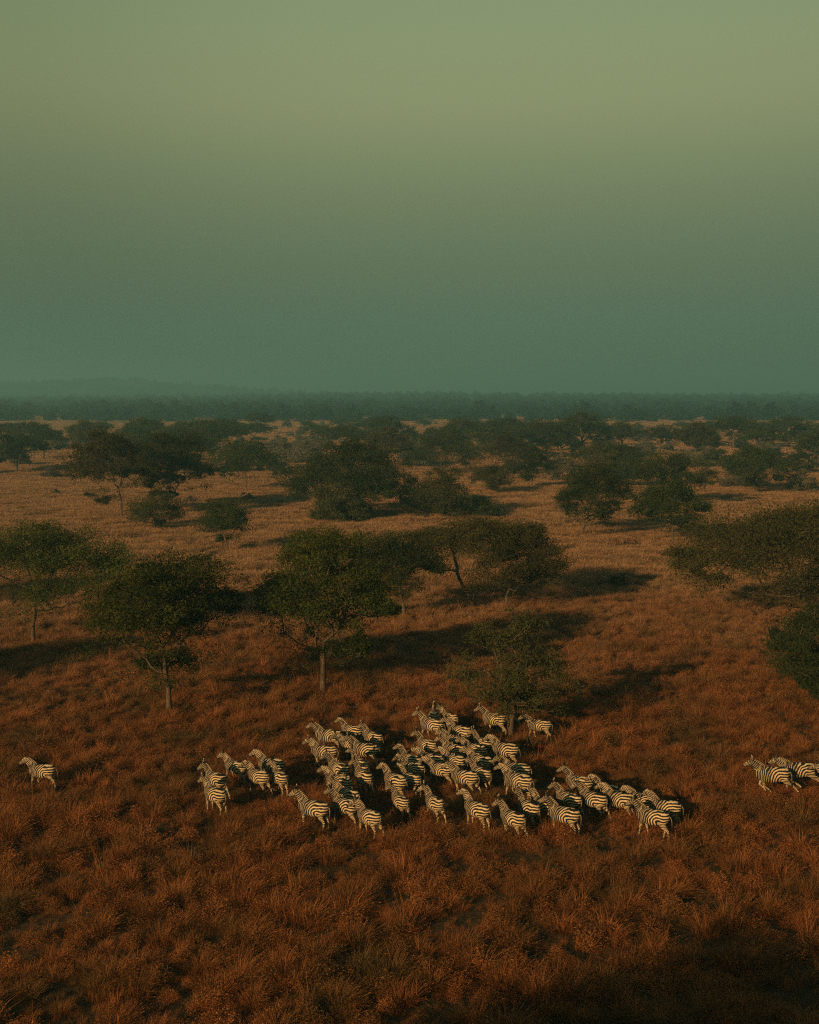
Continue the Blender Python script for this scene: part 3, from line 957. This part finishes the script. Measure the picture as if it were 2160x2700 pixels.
def zebra_meshes(nm, neck_pitch=48, neck_yaw=0, head_pitch=-38, head_yaw=0, legs=((0, 0),) * 4, tail=0.0, lift=0.0):
    """one pose: body (one continuous skin), mane and tail"""
    parts = []
    secs = [((x, 0, z), (0, 0, h), (0, w, 0)) for (x, z, h, w) in TORSO]
    parts.append(loft(secs, 28))
    # neck: bends gradually away from the body axis
    N = 8
    npts = [np.array([.40, 0, 1.03])]
    for i in range(N):
        t = i / (N - 1)
        pi_ = R(neck_pitch) * (.80 + .20 * min(1, t * 2))
        yw = R(neck_yaw) * t
        npts.append(npts[-1] + np.array([math.cos(pi_) * math.cos(yw), math.cos(pi_) * math.sin(yw), math.sin(pi_)]) * .087)
    nside = [np.array([-math.sin(R(neck_yaw) * min(1, i / N)), math.cos(R(neck_yaw) * min(1, i / N)), 0]) for i in range(N + 1)]
    secs = []
    nru = [.285, .278, .256, .228, .204, .184, .166, .150, .128]
    nrv = [.160, .160, .148, .134, .120, .108, .098, .090, .078]
    for i, p in enumerate(npts):
        d = npts[min(i + 1, N)] - npts[max(i - 1, 0)]
        d /= np.linalg.norm(d)
        s = nside[i] - d * np.dot(nside[i], d)
        s /= np.linalg.norm(s)
        secs.append((p, np.cross(d, s) * nru[i], s * nrv[i]))
    parts.append(loft(secs, 20))
    poll = npts[-1]
    yh = R(neck_yaw + head_yaw)
    hp = R(head_pitch)
    hd = np.array([math.cos(hp) * math.cos(yh), math.cos(hp) * math.sin(yh), math.sin(hp)])
    hs = np.array([-math.sin(yh), math.cos(yh), 0])
    hu = np.cross(hd, hs)
    h0 = poll - hd * .07 - hu * (-.005)
    HEAD = [(-.02, .06, .05), (.03, .118, .082), (.13, .142, .092), (.22, .130, .085), (.31, .104, .070), (.40, .082, .058), (.48, .077, .056), (.535, .070, .054), (.575, .040, .035)]
    secs = [(h0 + hd * t - hu * (.035 * (1 if 0 else 1) * min(1, t / .3) * -1) * 0 , hu * a, hs * b) for (t, a, b) in HEAD]
    parts.append(loft(secs, 18))
    up = -hu if hu[2] < 0 else hu
    ears = []
    for sg in (1, -1):
        b = h0 + hd * .015 + up * .095 + hs * sg * .062
        d = up * .85 - hd * .42 + hs * sg * .30
        d /= np.linalg.norm(d)
        pts = [b, b + d * .05, b + d * .11, b + d * .16, b + d * .195]
        ears.append((b, d))
        parts.append(sweep(pts, [.030, .040, .042, .032, .012], [.034, .046, .046, .034, .014], 10, hs))
    legpts = []
    for li, (leg, y) in enumerate(((FLEG, .135), (FLEG, -.135), (HLEG, .145), (HLEG, -.145))):
        sw, fx = legs[li]
        pts = pose_leg(leg, y, sw, fx, li > 1)
        legpts.append(pts)
        parts.append(sweep(pts, [q[2] for q in leg], [q[3] for q in leg], 14))
    V, Fc = [], []
    for v, f in parts:
        k = len(V)
        V += [tuple(map(float, p)) for p in v]
        Fc += [tuple(i + k for i in q) for q in f]
    me = bpy.data.meshes.new('tmp')
    me.from_pydata(V, [], Fc)
    me.update()
    import bmesh
    bm = bmesh.new()
    bm.from_mesh(me)
    bmesh.ops.recalc_face_normals(bm, faces=bm.faces)
    bm.to_mesh(me)
    bm.free()
    o = bpy.data.objects.new('tmp', me)
    C.objects.link(o)
    rm = o.modifiers.new('r', 'REMESH')
    rm.mode = 'VOXEL'
    rm.voxel_size = .0185
    sm = o.modifiers.new('s', 'SMOOTH')
    sm.factor = .5
    sm.iterations = 7
    dg = bpy.context.evaluated_depsgraph_get()
    body = bpy.data.meshes.new_from_object(o.evaluated_get(dg))
    bpy.data.objects.remove(o)
    bpy.data.meshes.remove(me)
    body.name = nm
    n = len(body.vertices)
    P = np.empty(n * 3, np.float32)
    body.vertices.foreach_get('co', P)
    P = P.reshape(-1, 3).astype(float)

    # stripe phase: arcs round the stifle on the quarters, rings on neck, head and legs
    def seg_param(P, pts, radii):
        """arc length of the nearest point on a polyline and the distance relative to the radius there"""
        pts = np.array(pts)
        best = np.full(len(P), 1e9)
        bs = np.zeros(len(P))
        s0 = 0
        for i in range(len(pts) - 1):
            a, b = pts[i], pts[i + 1]
            L = np.linalg.norm(b - a)
            t = np.clip(((P - a) @ (b - a)) / L ** 2, 0, 1)
            d = np.linalg.norm(P - (a + t[:, None] * (b - a)), axis=1) / (radii[i] * (1 - t) + radii[i + 1] * t)
            m = d < best
            best[m] = d[m]
            bs[m] = (s0 + t * L)[m]
            s0 += L
        return bs, best
    px, pz = -.36, .83
    a = np.clip(P[:, 0] - px, 0, None)
    b = np.clip(P[:, 2] - pz, 0, None)
    b = np.where(P[:, 0] > px, b * np.clip(1 - (P[:, 0] - .15) / .5, .15, 1), b)
    r = np.hypot(a, b)
    lam0, lam1 = .140, .086
    def Ff(r):
        t = np.clip(r / .85, 0, 1)
        return r / lam0 + (1 / lam1 - 1 / lam0) * (t ** 2) * r * .55
    ph = np.where(r > 1e-4, Ff(r), 0)
    low = np.clip(pz - P[:, 2], 0, None)
    thigh = P[:, 0] < px + .02
    ph = np.where(thigh, ph - low / .072, ph)
    t_s, t_d = seg_param(P, [(x, 0, z) for (x, z, h, w) in TORSO[2:-1]], [max(.18, (h + w) / 2) for (x, z, h, w) in TORSO[2:-1]])
    n_s, n_d = seg_param(P, npts, [(u + v) / 2 for u, v in zip(nru, nrv)])
    h_s, h_d = seg_param(P, [h0 + hd * t for (t, _, _) in HEAD], [max(.06, (u + v) / 2) for (_, u, v) in HEAD])
    nph = float(Ff(np.array([.80]))[0]) + n_s / .084
    wn_ = np.clip((t_d - n_d) * 1.6 + .35, 0, 1) * (P[:, 0] > .3)
    ph = ph * (1 - wn_) + nph * wn_
    isneck = wn_ > .5
    for li in range(4):
        leg = (FLEG, FLEG, HLEG, HLEG)[li]
        l_s, l_d = seg_param(P, legpts[li][1:], [(q[2] + q[3]) / 2 for q in leg[1:]])
        z0 = legpts[li][1][2]
        if li < 2:
            w = np.clip((.74 - P[:, 2]) / .16, 0, 1) * (l_d < 1.6)
            lp = float(Ff(np.array([.78]))[0]) - l_s / .062
        else:
            w = np.clip((.66 - P[:, 2]) / .10, 0, 1) * (l_d < 1.6) * (P[:, 0] < -.25)
            lp = -(l_s + .03) / .066
        ph = ph * (1 - w) + lp * w
    ishead = (h_d < n_d * .92) & (P[:, 0] > .5)
    hph = nph.max() + h_s / .050
    ph = np.where(ishead, hph, ph)
    dark = np.zeros(n)
    dark = np.maximum(dark, np.where(ishead, np.clip((h_s - .475) / .05, 0, 1), 0))
    dark = np.maximum(dark, np.clip((.075 - P[:, 2]) / .02, 0, 1))
    for (b_, d_) in ears:
        q = (P - b_) @ d_
        dd = np.linalg.norm(P - b_ - q[:, None] * d_, axis=1)
        near = (dd < .06) & (q > .01)
        ph = np.where(near, 0.25, ph)
        dark = np.where(near, np.where((q > .06) & (q < .12), .85, 0), dark)
    eye = []
    for sg in (1, -1):
        e = h0 + hd * .155 + up * .055 + hs * sg * .085
        dark = np.maximum(dark, np.linalg.norm(P - e, axis=1) < .03)
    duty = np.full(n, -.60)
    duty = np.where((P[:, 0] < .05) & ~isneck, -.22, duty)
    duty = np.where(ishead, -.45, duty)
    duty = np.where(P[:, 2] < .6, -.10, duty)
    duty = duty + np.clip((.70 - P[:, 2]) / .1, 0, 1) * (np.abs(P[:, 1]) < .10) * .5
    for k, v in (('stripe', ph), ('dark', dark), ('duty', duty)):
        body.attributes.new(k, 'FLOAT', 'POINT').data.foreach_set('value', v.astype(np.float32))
    body.materials.clear()
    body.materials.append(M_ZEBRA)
    body.polygons.foreach_set('use_smooth', np.ones(len(body.polygons), bool))
    body.update()

    # mane: an upright crest along the neck
    V, Fq, S, D = [], [], [], []
    steps = 26
    for i in range(steps + 1):
        t = 1.2 + (N - 1.0) * i / steps
        k = min(int(t), N - 1)
        fr = t - k
        p = npts[k] * (1 - fr) + npts[k + 1] * fr
        d = npts[min(k + 1, N)] - npts[k]
        d /= np.linalg.norm(d)
        s = nside[k] - d * np.dot(nside[k], d)
        s /= np.linalg.norm(s)
        u = np.cross(d, s)
        u = u if u[2] > 0 else -u
        rr = nru[k] * (1 - fr) + nru[k + 1] * fr
        hgt = .035 + .075 * math.sin(math.pi * min(1, .12 + .80 * i / steps)) * (1 + .12 * math.sin(i * 2.7))
        for (e, w, dk) in ((-.03, .026, 0), (hgt * .55, .020, 0.1), (hgt, .007, 1)):
            for sg in (1, -1):
                V.append(p + u * (rr + e) + s * sg * w)
                S.append(float(Ff(np.array([.80]))[0]) + t * .087 / .084)
                D.append(dk)
    for i in range(steps):
        a_, b_ = i * 6, (i + 1) * 6
        for (q, w) in ((0, 2), (2, 4), (4, 5), (5, 3), (3, 1)):
            Fq.append((a_ + q, b_ + q, b_ + w, a_ + w))
    for e in (0, steps):
        k = e * 6
        Fq.append((k, k + 2, k + 3, k + 1))
        Fq.append((k + 2, k + 4, k + 5, k + 3))
    mane = mesh_np('mane', V, Fq, 4, [M_HAIR], {'stripe': S, 'dark': D}, True)
    # tail: thin dock widening into a dark tuft
    tp = [(-.775, 0, 1.13), (-.83, tail * .02, 1.09), (-.865, tail * .07, 1.00), (-.875, tail * .13, .90), (-.875, tail * .20, .80), (-.87, tail * .27, .70), (-.86, tail * .33, .60), (-.85, tail * .38, .52)]
    tr = [.030, .028, .024, .022, .030, .044, .040, .010]
    tv, tf = sweep(tp, tr, tr, 8)
    tf = [f for f in tf if len(f) == 4]
    S = np.repeat([-1.13 / .05 + 0 + (1.13 - p[2]) / .055 for p in tp], 8)
    D = np.repeat([0, 0, 0, .1, .7, 1, 1, 1], 8)
    tailm = mesh_np('tail', tv, tf, 4, [M_HAIR], {'stripe': S, 'dark': D}, True)
    return body, mane, tailm

ST = ((.02, 0), (-.05, 0), (.03, 0), (-.04, 0))
WA = ((.22, .10), (-.20, .05), (-.22, .05), (.20, .10))
WB = ((-.16, .35), (.12, 0), (.20, .05), (-.24, .25))
WC = ((.10, .0), (-.12, .15), (.14, .0), (-.30, .15))
RU = ((-.10, .95), (.25, 1.1), (-.45, .45), (-.62, .55))
RV = ((.30, .60), (-.15, .9), (-.55, .35), (-.30, .75))
POSE = {
    'stand': zebra_meshes('standing_zebra', 52, 4, -36, 6, ST, .2),
    'walk': zebra_meshes('walking_zebra', 49, 8, -34, 6, WA, -.4),
    'step': zebra_meshes('stepping_zebra', 53, 16, -40, 14, WB, .5),
    'left': zebra_meshes('left_looking_zebra', 54, 34, -34, 26, WC, .9),
    'high': zebra_meshes('high_headed_zebra', 61, 10, -30, 18, ST, -.3),
    'low': zebra_meshes('low_headed_zebra', 36, 6, -40, 4, WA, .4),
    'away': zebra_meshes('away_zebra', 58, -8, -40, 0, WC, .3),
    'run': zebra_meshes('running_zebra', 44, 3, -26, 4, RU, .8),
    'gallop': zebra_meshes('galloping_zebra', 38, 4, -28, 4, RV, -.5),
}

# body centre in photograph pixels, heading (degrees turned away from straight left), pose, size, label
Z = [
    (111, 2036, 2, 'walk', 1.0, 'lone zebra standing apart at the far left of the grass'),
    (567, 2096, 34, 'stand', 1.02, 'zebra in front at the left end of the herd'),
    (569, 2055, 48, 'step', .97, 'zebra tucked right behind the front one at the left end'),
    (621, 2020, 20, 'walk', .98, 'topmost left zebra of the left bunch, head raised in profile'),
    (681, 2048, 47, 'left', 1.0, 'zebra in the left bunch with head turned left before its neighbour'),
    (715, 2018, 20, 'walk', 1.0, 'topmost right zebra of the left bunch, rump in shade'),
    (737, 2050, 58, 'high', .90, 'smaller zebra at the right end of the left bunch, rump to camera'),
    (866, 1937, 14, 'walk', 1.02, 'upper left zebra of the upper left bunch, head in profile'),
    (927, 1925, 20, 'stand', .95, 'farthest zebra of the upper left bunch'),
    (983, 1942, 34, 'walk', .98, 'zebra at the right rear of the upper left bunch'),
    (854, 1981, 20, 'step', .98, 'zebra at the lower left of the upper left bunch, ears pricked'),
    (921, 1960, 20, 'low', .92, 'half hidden zebra wedged inside the upper left bunch'),
    (960, 1974, 20, 'walk', 1.05, 'large zebra in front of the upper left bunch'),
    (896, 2030, 48, 'left', .96, 'zebra below the upper left bunch, leftmost of three rumps'),
    (949, 2016, 50, 'high', .92, 'shaded zebra behind the middle of three rumps'),
    (955, 2048, 54, 'step', .98, 'zebra with dark blue shaded flank, middle of three rumps'),
    (1042, 2060, 36, 'walk', 1.06, 'tall zebra striding in the centre of the herd, hind legs apart'),
    (1082, 2056, 44, 'stand', .95, 'shaded zebra behind the tall striding one'),
    (893, 2066, 34, 'walk', 1.0, 'zebra with head high at the left of the lower cluster'),
    (915, 2099, 44, 'step', 1.0, 'zebra in the lower left cluster whose tail swings out'),
    (912, 2126, 34, 'walk', .96, 'zebra in the lower left cluster squeezed behind the frontmost'),
    (971, 2153, 50, 'left', .98, 'frontmost zebra of the lower left cluster, rump to camera'),
    (826, 2131, 23, 'stand', 1.06, 'big full-bellied zebra in profile at the lower left of the herd'),
    (1055, 2115, 60, 'step', .92, 'small zebra with its back turned, left of the lower middle gap'),
    (1146, 2118, 55, 'left', .95, 'zebra with its back turned alone in the lower middle'),
    (1257, 2132, 44, 'high', 1.0, 'zebra with light rump and pricked ears, lower middle'),
    (1352, 2157, 44, 'step', .96, 'lowest zebra right of the middle, stepping in tall grass'),
    (1394, 2129, 64, 'away', .98, 'zebra seen squarely from behind, lower right of the middle'),
    (1138, 1911, 20, 'walk', 1.0, 'zebra in profile at the top of the herd with black muzzle'),
    (1148, 1887, 88, 'away', .95, 'farthest zebra of all, head up and ears pricked'),
    (1212, 1930, 34, 'walk', 1.02, 'zebra below the top of the herd with bright rump'),
    (1181, 1893, 50, 'stand', .92, 'half hidden zebra right behind the topmost profile one'),
    (1127, 1962, 58, 'step', .96, 'zebra with swinging tail under the topmost profile one'),
    (1303, 1895, 14, 'walk', .98, 'zebra in the tree shade left of the trunk'),
    (1421, 1911, 10, 'low', .98, 'zebra in the tree shade right of the trunk'),
    (1326, 1974, 30, 'walk', 1.06, 'large zebra with legs apart below the thorn tree'),
    (1274, 1963, 38, 'stand', .95, 'shaded zebra behind the large one below the thorn tree'),
    (1209, 1953, 44, 'low', .92, 'dusky zebra hidden in the upper middle of the herd'),
    (1198, 1975, 32, 'walk', .95, 'zebra whose neck shows in the thick upper middle of the herd'),
    (1243, 1975, 44, 'low', .94, 'small shaded zebra with white-edged tail in the thick middle'),
    (1141, 1999, 20, 'low', .97, 'zebra in the left middle with white-lined back'),
    (1083, 2002, 40, 'high', .96, 'shaded zebra at the left of the thick middle, ears up'),
    (1096, 2021, 40, 'left', .98, 'zebra in front of the shaded eared one, left middle'),
    (1158, 2032, 30, 'low', .95, 'zebra with lowered head left of the bright centre pair'),
    (1218, 2048, 25, 'step', 1.03, 'bright zebra in profile in front at the centre of the herd'),
    (1197, 2004, 34, 'walk', .95, 'shaded zebra behind the bright centre pair'),
    (1260, 2007, 24, 'walk', 1.04, 'bright zebra in profile in the thick middle right'),
    (1267, 2039, 44, 'stand', .98, 'round-rumped zebra right of the bright centre one'),
    (1361, 2030, 24, 'low', 1.0, 'zebra with blue-shaded flank at the right of the middle'),
    (1365, 2060, 28, 'walk', 1.06, 'large bright zebra before the blue-shaded one, right of the middle'),
    (1434, 2122, 34, 'high', .94, 'zebra peeping out behind the profile one, lower right'),
    (1487, 2148, 24, 'stand', 1.03, 'full profile zebra in front of the lower right bunch'),
    (1501, 2107, 48, 'step', .90, 'small shaded zebra behind the lower right profile one'),
    (1530, 2064, 30, 'walk', .98, 'highest zebra of the right bunch'),
    (1565, 2107, 50, 'left', 1.02, 'zebra with bright rump and legs apart in the right bunch'),
    (1597, 2085, 34, 'walk', .96, 'shaded zebra behind the bright rump in the right bunch'),
    (1635, 2107, 32, 'stand', 1.0, 'zebra with raised head in the middle of the right bunch'),
    (1684, 2118, 30, 'low', .94, 'nearly hidden zebra between the two foremost right ones'),
    (1721, 2154, 24, 'walk', 1.06, 'foremost zebra at the right end of the herd, hind leg trailing'),
    (1757, 2129, 20, 'high', 1.0, 'rearmost zebra at the right end of the herd, ear pale'),
    (2036, 2047, 12, 'run', 1.08, 'running zebra leading the far right group'),
    (2104, 2034, 8, 'gallop', 1.05, 'running zebra behind the leading one at far right'),
    (2203, 2055, 14, 'run', .98, 'zebra cut by the right picture edge, head entering the frame'),
]
rz = random.Random(3)
herd = []
for (x, y, hd_, pose, s, lab) in Z:
    s *= .97 * rz.uniform(.95, 1.04)
    p = ground_at(x, y, .98 * s)
    # headings are measured from picture-left, turning away from the camera
    yaw = math.pi - R(hd_ + (10 if hd_ < 40 and pose not in ('run', 'gallop') else 0) + rz.uniform(-8, 8))
    herd.append([p.x, p.y, yaw, pose, s, lab])
for it in range(40):                        # animals stand beside one another, not inside one another
    for a in range(len(herd)):
        for b in range(a):
            A, B = herd[a], herd[b]
            dx, dy = A[0] - B[0], A[1] - B[1]
            if dx * dx + dy * dy > 5: continue
            h = (A[2] + B[2]) / 2
            al, pe = dx * math.cos(h) + dy * math.sin(h), -dx * math.sin(h) + dy * math.cos(h)
            if abs(al) < 1.75 and abs(pe) < .68:
                if abs(al) > 1.35:
                    q = (1.75 - abs(al)) * .25 * (1 if al > 0 else -1)
                    vx, vy = q * math.cos(h), q * math.sin(h)
                else:
                    q = (.68 - abs(pe)) * .25 * (1 if pe > 0 else -1)
                    vx, vy = -q * math.sin(h), q * math.cos(h)
                A[0] += vx; A[1] += vy; B[0] -= vx; B[1] -= vy
for (x, y, yaw, pose, s, lab) in herd:
    g0 = float(gz_at(x, y))
    t = empty('zebra', (x, y, g0 + (.10 if pose in ('run', 'gallop') else 0)), yaw, (s * rz.uniform(.96, 1.03), s * rz.uniform(.97, 1.05), s))
    b, m, tl = POSE[pose]
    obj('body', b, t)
    obj('mane', m, t)
    obj('tail', tl, t)
    tag(t, lab, 'zebra', 'zebras of the herd on the plain')

# ------------------------------------------------------------------ air
nt = NT('dusty_air')
pv = nt.n('ShaderNodeVolumePrincipled')
pv.inputs['Color'].default_value = (.44, .90, 1.0, 1)
pv.inputs['Density'].default_value = .00056
pv.inputs['Anisotropy'].default_value = .5
nt.l(pv.outputs[0], nt.out.inputs['Volume'])
X0, X1, Y0, Y1, Z0, Z1 = -5200, 5200, -400, 9000, -16, 104
V = [(x, y, z) for z in (Z0, Z1) for y in (Y0, Y1) for x in (X0, X1)]
Fq = [(0, 2, 3, 1), (4, 5, 7, 6), (0, 1, 5, 4), (2, 6, 7, 3), (0, 4, 6, 2), (1, 3, 7, 5)]
tag(obj('haze', mesh_np('haze', V, Fq, 4, [nt.m])), 'thin blue-green haze lying over the plain', 'haze', kind='stuff')
